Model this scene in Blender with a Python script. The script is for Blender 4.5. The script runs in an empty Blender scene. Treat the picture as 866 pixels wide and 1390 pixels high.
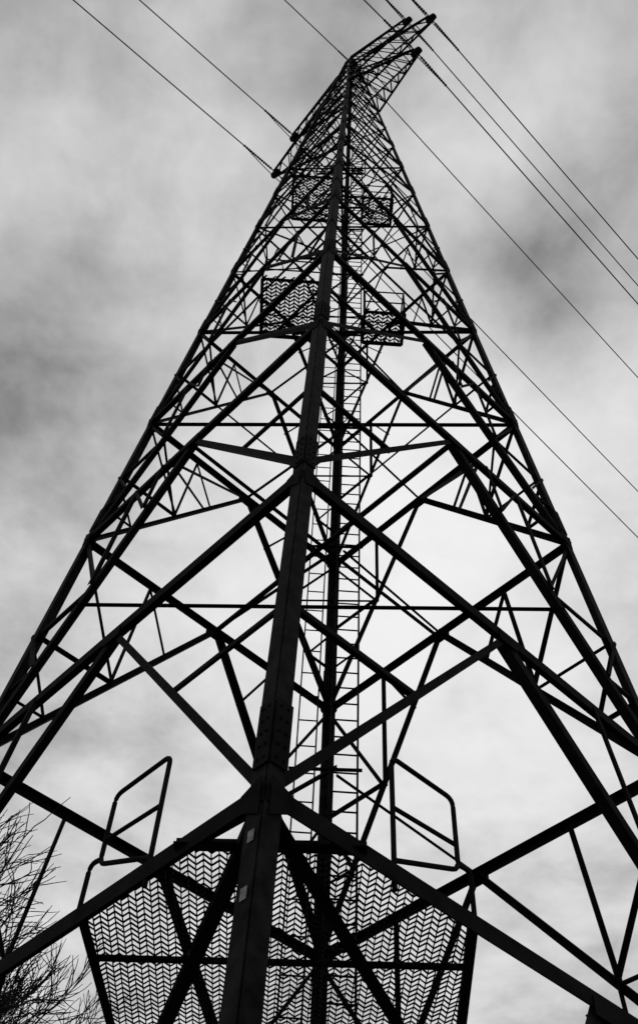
import bpy, math, random
from mathutils import Vector, Matrix
random.seed(7)
S=8.0; CH=1.6
sc=bpy.context.scene
V=Vector
# ------------------------------------------------------------ materials
def mat(name, col, rough=0.6, metal=0.0, var=0.35, scale=6.0, bump=0.0, spec=.5):
    m=bpy.data.materials.new(name); m.use_nodes=True
    nt=m.node_tree; b=nt.nodes['Principled BSDF']
    tc=nt.nodes.new('ShaderNodeTexCoord'); no=nt.nodes.new('ShaderNodeTexNoise')
    no.inputs['Scale'].default_value=scale; no.inputs['Detail'].default_value=4
    nt.links.new(tc.outputs['Object'],no.inputs['Vector'])
    r=nt.nodes.new('ShaderNodeValToRGB')
    a=col*(1-var); c=col*(1+var)
    r.color_ramp.elements[0].position=.3; r.color_ramp.elements[1].position=.7
    r.color_ramp.elements[0].color=(a,a,a,1); r.color_ramp.elements[1].color=(c,c,c,1)
    nt.links.new(no.outputs['Fac'],r.inputs['Fac']); nt.links.new(r.outputs['Color'],b.inputs['Base Color'])
    b.inputs['Roughness'].default_value=rough; b.inputs['Metallic'].default_value=metal
    b.inputs['Specular IOR Level'].default_value=spec
    if bump:
        bp=nt.nodes.new('ShaderNodeBump'); bp.inputs['Strength'].default_value=bump
        nt.links.new(no.outputs['Fac'],bp.inputs['Height']); nt.links.new(bp.outputs['Normal'],b.inputs['Normal'])
    return m
M_steel=mat('black_painted_steel',.009,.85,0,.5,5,0,.05)
M_near=mat('bitumen_painted_steel',.010,.8,0,.8,8,.2,.08)
M_plate=mat('enamel_plate',.16,.5,0,.5,30)
M_cable=mat('cable',.02,.7,spec=.1)
M_ins=mat('insulator_glass',.015,.5,spec=.2)
M_bark=mat('bark',.025,.9,spec=.1)
M_grass=mat('grass',.05,.95,0,.5,3,.5)
M_conc=mat('concrete',.3,.9)
# ------------------------------------------------------------ mesh accumulator
class Acc:
    def __init__(s): s.v=[]; s.f=[]
    def box8(s,pts):
        i=len(s.v); s.v.extend(pts)
        for q in ((0,3,2,1),(4,5,6,7),(0,1,5,4),(1,2,6,5),(2,3,7,6),(3,0,4,7)):
            s.f.append(tuple(i+k for k in q))
    def bar(s,a,b,side,nrm,w,t,so=0.0,no=0.0):
        p=[]
        for e in (a,b):
            for (x,y) in ((-.5,-.5),(.5,-.5),(.5,.5),(-.5,.5)):
                p.append(e+side*(x*w+so)+nrm*(y*t+no))
        s.box8(p)
    def angle(s,a,b,nrm,w,t=None,no=0.0,flip=1):
        d=(b-a)
        if d.length<1e-4: return
        d.normalize(); side=d.cross(nrm)
        if side.length<1e-4: side=d.cross(V((.3,.5,.8)))
        side.normalize(); n=side.cross(d).normalized()
        if n.dot(nrm)<0: n=-n
        t=t or max(.008,w*.1)
        j=random.uniform(-.002,.002)
        s.bar(a,b,side,n,w,t,0,no+j)
        s.bar(a,b,side,n,t,w-t,flip*(w/2-t/2-.0015),no+j-(w/2)-.0005)
    def tube(s,pts,r,n=6,r2=None):
        rings=[]
        for i,p in enumerate(pts):
            d=(pts[min(i+1,len(pts)-1)]-pts[max(i-1,0)]).normalized()
            a=d.cross(V((0,0,1)))
            if a.length<.05: a=d.cross(V((1,0,0)))
            a.normalize(); b=d.cross(a)
            rr=r if r2 is None else r+(r2-r)*i/(len(pts)-1)
            k=len(s.v)
            for j in range(n):
                an=2*math.pi*j/n
                s.v.append(p+a*math.cos(an)*rr+b*math.sin(an)*rr)
            rings.append(k)
        for q in range(len(rings)-1):
            for j in range(n):
                s.f.append((rings[q]+j,rings[q]+(j+1)%n,rings[q+1]+(j+1)%n,rings[q+1]+j))
        s.f.append(tuple(rings[0]+j for j in range(n))[::-1]); s.f.append(tuple(rings[-1]+j for j in range(n)))
    def make(s,name,m,parent=None):
        me=bpy.data.meshes.new(name); me.from_pydata([tuple(p) for p in s.v],[],s.f); me.update()
        o=bpy.data.objects.new(name,me); sc.collection.objects.link(o); me.materials.append(m)
        if parent: o.parent=parent
        return o
def empty(name,loc=(0,0,0)):
    e=bpy.data.objects.new(name,None); sc.collection.objects.link(e); e.location=loc; return e
# ------------------------------------------------------------ tower geometry (metres)
CX,CY=.021*S,1.211*S; R0=.637*S; ZA=6.323*S; PH=-.077
ANG={'N':-math.pi/2,'R':0,'F':math.pi/2,'L':math.pi}
def W(z): return z*S+CH
def dirk(k): a=PH+ANG[k]; return V((math.cos(a),math.sin(a),0))
def leg(k,z):
    r=R0*(1-z*S/ZA); return V((CX,CY,W(z)))+dirk(k)*r
tower=empty('transmission_tower')
Z=[-.2,.488,1.0,1.55,2.005,2.5,2.93,3.33,3.68,4.0,4.30,4.60,4.88,5.16,5.42,5.64,5.84,5.97]
legs=Acc(); br=Acc(); red=Acc(); gus=Acc(); bolts=Acc()
C=lambda z:V((CX,CY,W(z)))
nxt={'N':'R','R':'F','F':'L','L':'N'}
for k in 'NRFL':
    fa=(dirk(k)+dirk(nxt[k])).normalized(); prev=[q for q in nxt if nxt[q]==k][0]
    fb=(dirk(k)+dirk(prev)).normalized()
    for i in range(len(Z)-1):
        a,b=leg(k,Z[i]),leg(k,Z[i+1])
        w=.135 if Z[i]<1.6 else (.13 if Z[i]<2.9 else (.105 if Z[i]<4.3 else .085)); t=.016
        if k!='N': w*=1.08
        for n,other in ((fa,nxt[k]),(fb,prev)):
            s_=(leg(other,0)-leg(k,0)).normalized()
            legs.bar(a,b,s_,n,w,t,w/2+(.0 if n is fa else t),0)
        if i>0 and Z[i]<4.5:
            d=(b-a).normalized(); m_=a+d*.55*(.6 if Z[i]>2 else 1)
            for n,other in ((fa,nxt[k]),(fb,prev)):
                s_=(leg(other,0)-leg(k,0)).normalized()
                gus.bar(m_-d*.3,m_+d*.3,s_,n,w+.01,.012,w/2,t/2+.009)
                if Z[i]<2.1:
                    for q in range(5):
                        for e in (.28,.72):
                            p=m_+d*(-.24+.12*q)+s_*w*e+n*.02
                            bolts.tube([p,p+n*.014],.012,6)
def lerp(a,b,t): return a+(b-a)*t
def face(k1,k2):
    n=(dirk(k1)+dirk(k2)).normalized()
    near='N' in (k1,k2)
    for i in range(1,len(Z)):
        zt,zb=Z[i],Z[i-1]
        A,B=leg(k1,zt),leg(k2,zt); a,b=leg(k1,zb),leg(k2,zb)
        big = zt<3.4
        wh = .135 if zt<1.1 else (.12 if zt<2.1 else (.085 if zt<3 else .058))
        wd = .115 if zt<1.7 else (.10 if zt<2.1 else (.075 if zt<3 else .046))
        wr = .055 if zt<1.7 else (.047 if zt<2.6 else .037)
        if not near: wh*=.8; wd*=.85
        br.angle(A,B,n,wh,no=.012,flip=-1)
        u=(B-A).normalized()
        g=.16 if zt<2.1 else .12
        if zt<3.4:
            for P,sg in ((A,1),(B,-1)):
                gus.box8([P+u*sg*.02-V((0,0,g))+n*.02,P+u*sg*(g*1.1)-V((0,0,g*.5))+n*.02,P+u*sg*(g*1.3)+V((0,0,g*.35))+n*.02,P+u*sg*.02+V((0,0,g*.8))+n*.02,
                          P+u*sg*.02-V((0,0,g))+n*.03,P+u*sg*(g*1.1)-V((0,0,g*.5))+n*.03,P+u*sg*(g*1.3)+V((0,0,g*.35))+n*.03,P+u*sg*.02+V((0,0,g*.8))+n*.03])
        if big:
            M=(A+B)/2
            gus.bar(M-u*g*.9,M+u*g*.9,V((0,0,1)),n,g*.9,.01,-g*.35,.028)
            for (c,Cc,kk) in ((a,A,k1),(b,B,k2)):
                if kk=='N' and 1.2<zt<1.7: c=lerp(c,Cc,.06)
                br.angle(M,c,n,wd*(.68 if kk=='N' else 1.08),no=-.01,flip=1)
                q=lerp(M,c,.5); p=lerp(Cc,c,.5); h=lerp(Cc,M,.5)
                if zt>.5:
                    red.angle(p,q,n,wr,no=-.03)
                    if kk!='N' or zt>2.2: red.angle(q,h,n,wr,no=.03)
                    if kk!='N': red.angle(q,Cc,n,wr,no=-.045)
                    if zt<1.1:
                        if kk!='N':
                            h0=lerp(c,(a+b)/2,.5); red.angle(q,h0,n,wr,no=-.03)
                    elif zt<2.1 and kk!='N':
                        q2=lerp(M,c,.75); p2=lerp(Cc,c,.75)
                        red.angle(q2,p,n,wr*.9,no=.02); red.angle(q2,p2,n,wr*.9,no=-.02)
                        if zt>1.3:
                            q3=lerp(M,c,.25); h3=lerp(Cc,M,.75)
                            red.angle(q3,h,n,wr*.8,no=.035)
                            if near: red.angle(q3,h3,n,wr*.8,no=.045)
                    elif zt>2.1:
                        q3=lerp(M,c,.25)
                        red.angle(q3,h,n,wr*.7,no=.035)
                        q2=lerp(M,c,.75); p2=lerp(Cc,c,.75); red.angle(q2,p2,n,wr*.8,no=-.02); red.angle(q2,p,n,wr*.8,no=.02)
            if 2.1<zt<2.8:
                qa=lerp(M,a,.5); qb=lerp(M,b,.5)
                red.angle(qa,qb,n,wr*.8,no=-.04)
        else:
            br.angle(a,B,n,wd,no=.01); br.angle(b,A,n,wd,no=-.02)
            if zt<3.9:
                x=(a+b+A+B)/4; red.angle(lerp(a,A,.5),x,n,wr*.7,no=-.035); red.angle(x,lerp(b,B,.5),n,wr*.7,no=-.035)
for k in 'NRFL': face(k,nxt[k])
for i in range(4,8):
    zt,zb=Z[i],Z[i-1]
    for k in 'NRFL':
        pr=[q for q in nxt if nxt[q]==k][0]
        m1=(leg(k,zt)+leg(nxt[k],zt))/2; m2=(leg(k,zt)+leg(pr,zt))/2
        q1=lerp(m1,leg(k,zb),.5); q2=lerp(m2,leg(k,zb),.5)
        red.angle(q1,q2,V((0,0,-1)),.042)
up=V((0,0,-1))
for i in (4,5,7,9):
    red.angle(leg('L',Z[i]),leg('R',Z[i]),up,.08 if i<6 else .055)
red.angle(leg('N',Z[7]),leg('F',Z[7]),up,.055)
mid=lambda a,b,z:(leg(a,z)+leg(b,z))/2
red.angle(mid('N','R',Z[3])-V((0,0,.05)),mid('L','F',Z[3])-V((0,0,.05)),up,.065)
red.angle(mid('N','L',Z[3])-V((0,0,.13)),mid('R','F',Z[3])-V((0,0,.13)),up,.065)
for k in 'LR':
    P=lerp(leg('N',Z[3]),leg(k,Z[3]),.6); mf=mid(k,'F',Z[4])
    red.angle(P,mf,up,.05); red.angle(P,lerp(leg(k,Z[3]),mf,.7),up,.045)
    P=lerp(leg('N',Z[4]),leg(k,Z[4]),.6); mf=mid(k,'F',Z[5])
    red.angle(P,mf,up,.045); red.angle(P,lerp(leg(k,Z[4]),mf,.7),up,.04)
tt=.56
pl=lerp(mid('N','L',Z[3]),leg('L',Z[2]),tt); pr=lerp(mid('N','R',Z[3]),leg('R',Z[2]),tt)
red.angle(pl,pr,up,.065)
for kk in 'LR':
    red.angle(leg('N',Z[1])+V((0,.05,-.05)),mid(kk,'F',Z[1]),up,.10)
legs.make('corner_legs',M_near,tower); br.make('main_bracing',M_steel,tower); red.make('secondary_bracing',M_steel,tower)
gus.make('gusset_plates',M_steel,tower); bolts.make('bolts',M_steel,tower)
# ------------------------------------------------------------ ladders
lad=Acc()
def ladder(x0,x1,y,zb,zt,rung,rw=.035,rt=.012):
    for x in (x0,x1):
        lad.bar(V((x,y,zb)),V((x,y,zt)),V((0,1,0)),V((1,0,0)),rw*1.4,rw*.7)
    z=zb+.2
    while z<zt:
        lad.tube([V((x0,y,z)),V((x1,y,z))],rt,5); z+=rung
ladder(CX+.20,CX+.54,CY,2.6,W(4.4),.28)
ladder(CX-.22,CX+.02,CY+.05,2.6,W(3.6),.42,.028,.01)
for z in Z[2:10]:
    lad.angle(V((CX-.3,CY+.08,W(z))),V((CX+.6,CY+.03,W(z))),up,.05)
    lad.angle(V((CX+.3,CY+.08,W(z)+.06)),lerp(leg('L',z),leg('F',z),.5),up,.042)
    lad.angle(V((CX+.3,CY+.08,W(z)-.06)),lerp(leg('R',z),leg('F',z),.5),up,.042)
lad.make('access_ladder',M_steel,tower)
# ------------------------------------------------------------ expanded metal decks
def deck(acc,inside,x0,x1,y0,y1,z,px,py,wv,ws,t=.006):
    nx=int((x1-x0)/px)
    for i in range(nx+1):
        x=x0+i*px; ys=None; y=y0
        run=[]
        while y<y1:
            if inside(x,y):
                if ys is None: ys=y
            elif ys is not None: run.append((ys,y)); ys=None
            y+=py/2
        if ys is not None: run.append((ys,y1))
        for (a,b) in run:
            acc.bar(V((x,a,z)),V((x,b,z)),V((1,0,0)),V((0,0,1)),wv,t*2)
        y=y0; sg=1 if i%2 else -1
        while y<y1:
            if inside(x+px/2,y) :
                dz=random.uniform(-.003,.003); e=random.uniform(-.004,.004)
                a=V((x,y+e,z+dz)); b=V((x+px,y+e+sg*py*.9,z+dz)); d=(b-a).normalized(); sd=V((-d.y,d.x,0))
                acc.bar(a,b,sd,V((0,0,1)),ws*random.uniform(.85,1.2),t)
            y+=py
dk=Acc(); fr=Acc()
N0=leg('N',Z[1])
def ins(x,y):
    dx,dy=x-N0.x,y-N0.y
    c,s=math.cos(-PH),math.sin(-PH)
    X=dx*c-dy*s; Y=dx*s+dy*c
    return Y>.58 and abs(X)<Y-.12 and abs(X)<1.35 and Y<3.4
zd=W(Z[1])+.03
deck(dk,ins,N0.x-1.9,N0.x+2.0,N0.y+.3,N0.y+3.6,zd,.052,.066,.007,.0125)
def loc(X,Y,z=0):
    c,s=math.cos(PH),math.sin(PH); return V((N0.x+X*c-Y*s,N0.y+X*s+Y*c,zd+z))
for a,b,w in (((-.62,.55),(.62,.55),.09),((-1.35,1.4),(-1.35,3.4),.07),((1.35,1.4),(1.35,3.4),.07),((-1.35,3.4),(1.35,3.4),.1),((-1.35,1.9),(1.35,1.9),.05)):
    fr.angle(loc(*a,-.03),loc(*b,-.03),up,w)
for z,w_ in ((2.5,[(-1.67,-.44,-1.2,.15),(.58,1.45,-.6,.15)]),(3.6,[(-1.5,-.35,-.7,.6),(.57,1.43,-.2,.6)])):
    for (a,b,c,d) in w_:
        deck(dk,lambda x,y:True,CX+a,CX+b,CY+c,CY+d,W(z)-.1,.10,.085,.02,.034)
        q=[V((CX+a,CY+c,W(z)-.12)),V((CX+b,CY+c,W(z)-.12)),V((CX+b,CY+d,W(z)-.12)),V((CX+a,CY+d,W(z)-.12))]
        for i in range(4): fr.angle(q[i],q[(i+1)%4],up,.07)
        for i in range(4):
            fr.tube([q[i],q[i]+V((0,0,1.1))],.022,6)
        for h in (.55,1.1):
            for i in range(3): fr.tube([q[i]+V((0,0,h)),q[(i+1)%4]+V((0,0,h))],.018,6)
dk.make('expanded_metal_decks',M_steel,tower); fr.make('deck_frames',M_steel,tower)
gr=Acc()
def bez(pts,c=.07):
    o=[pts[0]]
    for i in range(1,len(pts)-1):
        p=pts[i]; a=(pts[i-1]-p).normalized()*c; b=(pts[i+1]-p).normalized()*c
        for t in (0,.25,.5,.75,1): o.append((p+a)*(1-t)**2+p*2*t*(1-t)+(p+b)*t*t)
    o.append(pts[-1]); return o
def rail(k,t0,t1):
    a=lerp(N0,leg(k,Z[1]),t0); b=lerp(N0,leg(k,Z[1]),t1)
    u=V((0,0,1)); H=.96; e=(b-a).normalized()
    gr.tube(bez([a-u*.12,a+u*H,b+u*H,b+u*.36,a+u*.1]),.019,8)
    gr.tube([a+u*.52,b+u*.56],.017,8)
    gr.tube(bez([b+u*.40,b+u*.42+e*.13,b+e*.13-u*.06]),.019,8)
rail('L',.175,.275); rail('R',.17,.27)
gr.make('guard_rails',M_steel,tower)
pt=Acc()
fb=(dirk('N')+dirk('L')).normalized(); s2=(leg('L',0)-leg('N',0)).normalized()
for z,h in ((.45,.08),(.40,.08)):
    p=leg('N',z); pt.bar(p-V((0,0,h/2)),p+V((0,0,h/2)),s2,fb,.055,.004,.075,.016)
pt.make('number_plates',M_plate,tower)
ft=Acc()
for k in 'NRFL':
    p=leg(k,-.2); ft.box8([V((p.x+x*(.6 if h<0 else .45),p.y+y*(.6 if h<0 else .45),h)) for h in (-.3,.35) for x,y in ((-1,-1),(1,-1),(1,1),(-1,1))])
ft.make('concrete_footings',M_conc,tower)
# ------------------------------------------------------------ cross arms
arm=Acc(); insul=Acc()
def tipat(rx,ry,z): return V((CX+rx*S,CY+ry*S,W(z)))
def crossarm(tip,zlow,zhigh,side):
    ks=('N','R') if side>0 else ('L','F')
    n=6
    lo=[leg(k,zlow) for k in ks]; hi=[leg(k,zhigh) for k in ks]
    T=[tip+(lo[0]-lo[1]).normalized()*.12*e for e in (1,-1)]
    for q in range(2):
        arm.angle(lo[q],T[q],up,.085); arm.angle(hi[q],T[q]+V((0,0,.08)),-up,.07)
        for i in range(n):
            a=lerp(lo[q],T[q],i/n); b=lerp(hi[q],T[q],(i+.5)/n)
            c=lerp(lo[q],T[q],(i+1)/n)
            arm.angle(a,b,(lo[q]-lo[1-q]).normalized(),.04); arm.angle(b,c,(lo[q]-lo[1-q]).normalized(),.04)
    for i in range(n):
        a=lerp(lo[0],T[0],i/n); b=lerp(lo[1],T[1],(i+1)/n); a2=lerp(lo[1],T[1],i/n)
        arm.angle(a,b,up,.04); arm.angle(a,a2,up,.04)
        h=lerp(hi[0],T[0],i/n); h2=lerp(hi[1],T[1],(i+1)/n); arm.angle(h,h2,up,.035)
    o=(T[0]-C(zlow)); o.z=0; o.normalize()
    arm.bar(T[0]-V((0,0,.02)),T[1]-V((0,0,.02)),V((0,0,1)),o,.24,.2)
    arm.tube([tip-o*.16-V((0,0,.05)),tip-V((0,0,.16)),tip+o*.16-V((0,0,.05))],.13,10)
tips={}
tips['L1']=tipat(-.337,.330,4.94); tips['R1']=tipat(.295,-.277,4.94)
tips['L2']=tipat(-.274,.270,5.39); tips['R2']=tipat(.379,-.352,5.39)
tips['R3']=tipat(.288,-.256,5.86)
crossarm(tips['L1'],4.88,5.16,-1); crossarm(tips['R1'],4.88,5.16,1)
crossarm(tips['L2'],5.42,5.64,-1); crossarm(tips['R2'],5.42,5.64,1)
crossarm(tips['R3'],5.84,5.97,1)
pk=V((CX,CY,W(5.97)))
arm.make('cross_arms',M_steel,tower)
# ------------------------------------------------------------ conductors
dl=V((-.78,-.625,0)).normalized(); dr=V((math.cos(math.radians(41.5)),math.sin(math.radians(41.5)),0))
lines=[(tips['L1'],1),(tips['L2'],1),(tips['R1'],1),(tips['R2'],1),(tips['R3'],1),(pk,.5)]
for T,sc_ in lines:
    w=Acc()
    for d,k in ((dl,-.085),(dr,-.06)):
        pts=[]
        for i in range(60):
            t=(i/59)**1.6*260
            pts.append(T+d*t+V((0,0,k*t+abs(k)*t*t/300)))
        w.tube(pts,.024,6)
        n=13 if sc_==1 else 5
        for i in range(n):
            p=T+d*(.3+i*.11)+V((0,0,k*(.3+i*.11)))
            insul.tube([p-d*.03,p+d*.045],.05 if sc_==1 else .04,8,.04)
    if sc_==1:
        a=T+dl*1.6+V((0,0,-.13)); b=T+dr*1.6+V((0,0,-.1)); pts=[]
        for i in range(17):
            t=i/16; pts.append(lerp(a,b,t)-V((0,0,4*t*(1-t)*.35)))
        w.tube(pts,.018,6)
    w.make('overhead_power_line',M_cable)
insul.make('insulator_strings',M_ins,tower)
# ------------------------------------------------------------ ground
me=Acc(); g=2000
me.v=[V((-g,-g,0)),V((g,-g,0)),V((g,g,0)),V((-g,g,0))]; me.f=[(0,1,2,3)]
me.make('ground',M_grass)
# ------------------------------------------------------------ bare tree
random.seed(21)
tr=Acc()
def branch(p,d,L,r,depth):
    n=4; pts=[p]; q=p; dd=d.copy()
    for i in range(n):
        dd=(dd+V((random.uniform(-1,1),random.uniform(-1,1),random.uniform(-.6,1)))*.19).normalized()
        q=q+dd*(L/n); pts.append(q)
    r2=r*.6
    tr.tube(pts,r,5 if depth<3 else 3,r2)
    if depth>=6: return
    kids=4 if depth in (2,3,5) else 3
    for i in range(kids):
        t=random.uniform(.3,1) if i else 1
        idx=min(n,max(1,int(round(t*n)))); bp=pts[idx]
        ax=V((random.uniform(-1,1),random.uniform(-1,1),random.uniform(-1,1))).cross(dd).normalized()
        nd=(Matrix.Rotation(random.uniform(.3,.8),3,ax)@dd); nd=(nd+V((0,0,.08))).normalized()
        branch(bp,nd,L*random.uniform(.6,.8),max(.009,r2*(.95 if i==0 else .75)),depth+1)
tb=V((-6.35,15,0))
tr.tube([tb,tb+V((.1,0,2)),tb+V((.15,.1,5.1))],.24,8,.17)
for i in range(8):
    a=i*.8+.4
    branch(tb+V((.15,.1,5.0-.2*(i%3))),V((math.cos(a)*.6,math.sin(a)*.6,1)).normalized(),2.5,.12,1)
tr.make('bare_tree',M_bark)
# ------------------------------------------------------------ world
w=bpy.data.worlds.new('World'); sc.world=w; w.use_nodes=True; nt=w.node_tree; nt.nodes.clear()
out=nt.nodes.new('ShaderNodeOutputWorld'); bg=nt.nodes.new('ShaderNodeBackground'); nt.links.new(bg.outputs[0],out.inputs[0])
def N(t,**kw):
    n=nt.nodes.new(t)
    for a,b in kw.items(): setattr(n,a,b)
    return n
def Mt(op,a,b=None,c=None,clamp=False):
    n=N('ShaderNodeMath',operation=op); n.use_clamp=clamp
    for i,x in enumerate((a,b,c)):
        if x is None: continue
        if isinstance(x,(int,float)): n.inputs[i].default_value=x
        else: nt.links.new(x,n.inputs[i])
    return n.outputs[0]
tc=N('ShaderNodeTexCoord'); d=tc.outputs['Generated']
sky=N('ShaderNodeTexSky',sky_type='NISHITA'); sky.sun_disc=False; sky.sun_elevation=math.radians(54.4); sky.sun_rotation=math.radians(9.4)
bw=N('ShaderNodeRGBToBW'); nt.links.new(sky.outputs[0],bw.inputs[0])
sep=N('ShaderNodeSeparateXYZ'); nt.links.new(d,sep.inputs[0])
zc=Mt('MAXIMUM',sep.outputs[2],.08)
cx=Mt('DIVIDE',sep.outputs[0],zc); cy=Mt('DIVIDE',sep.outputs[1],zc)
cmb=N('ShaderNodeCombineXYZ'); nt.links.new(cx,cmb.inputs[0]); nt.links.new(cy,cmb.inputs[1])
def noise(sc_,det,rough,dist,off):
    mp=N('ShaderNodeMapping'); nt.links.new(cmb.outputs[0],mp.inputs[0]); mp.inputs['Location'].default_value=off
    n=N('ShaderNodeTexNoise',noise_dimensions='2D'); n.inputs['Scale'].default_value=sc_; n.inputs['Detail'].default_value=det; n.inputs['Roughness'].default_value=rough; n.inputs['Distortion'].default_value=dist
    nt.links.new(mp.outputs[0],n.inputs['Vector']); return n.outputs['Fac']
n1=noise(3.6,5,.52,.15,(5.1,3.7,0)); n2=noise(9,5,.58,.15,(7.3,2.2,0))
val=Mt('ADD',Mt('MULTIPLY',Mt('SUBTRACT',n1,.5),.66),Mt('MULTIPLY',Mt('SUBTRACT',n2,.5),.40))
val=Mt('ADD',val,.47)
for (p,s,wt) in (((.095,.573,.813),.27,.26),((.063,.726,.685),.28,.20),((-.290,.502,.815),.16,-.15),((.204,.362,.910),.09,-.26),
                 ((.195,.241,.951),.12,.12),((-.242,.742,.626),.1,-.04),((-.193,.842,.505),.2,.10),((.27,.795,.545),.2,.08)):
    vd=N('ShaderNodeVectorMath',operation='DISTANCE'); nt.links.new(d,vd.inputs[0]); vd.inputs[1].default_value=p
    e=Mt('EXPONENT',Mt('MULTIPLY',Mt('POWER',vd.outputs['Value'],2),-1/(s*s)))
    val=Mt('ADD',val,Mt('MULTIPLY',e,wt))
val=Mt('SMOOTH_MIN',Mt('MAXIMUM',val,.12),.84,.35)
tot=Mt('ADD',Mt('MULTIPLY',val,9.2),Mt('MULTIPLY',bw.outputs[0],.1))
rgb=N('ShaderNodeCombineXYZ')
for i in range(3): nt.links.new(tot,rgb.inputs[i])
nt.links.new(rgb.outputs[0],bg.inputs['Color']); bg.inputs['Strength'].default_value=.1
try: w.cycles.sampling_method='NONE'
except Exception: pass
sl=bpy.data.lights.new('sun','SUN'); sl.energy=.5; sl.angle=math.radians(15); so=bpy.data.objects.new('sun',sl); sc.collection.objects.link(so)
so.rotation_euler=V((.095,.573,.813)).to_track_quat('Z','Y').to_euler(); so.location=(0,0,60)
# ------------------------------------------------------------ camera
cam=bpy.data.cameras.new('camera'); co=bpy.data.objects.new('camera',cam); sc.collection.objects.link(co); sc.camera=co
th,ro=.972,.068
F=V((0,math.cos(th),math.sin(th))); U=V((0,-math.sin(th),math.cos(th))); X=V((1,0,0))
U2=-math.sin(ro)*X+math.cos(ro)*U; X2=math.cos(ro)*X+math.sin(ro)*U
co.matrix_world=Matrix(((X2.x,U2.x,-F.x,0),(X2.y,U2.y,-F.y,0),(X2.z,U2.z,-F.z,CH),(0,0,0,1)))
cam.sensor_fit='HORIZONTAL'; cam.sensor_width=36; cam.lens=1346/866*36; cam.shift_y=-45/866
cam.clip_start=.05; cam.clip_end=6000
sc.view_settings.view_transform='Standard'; sc.view_settings.look='None'; sc.view_settings.exposure=0
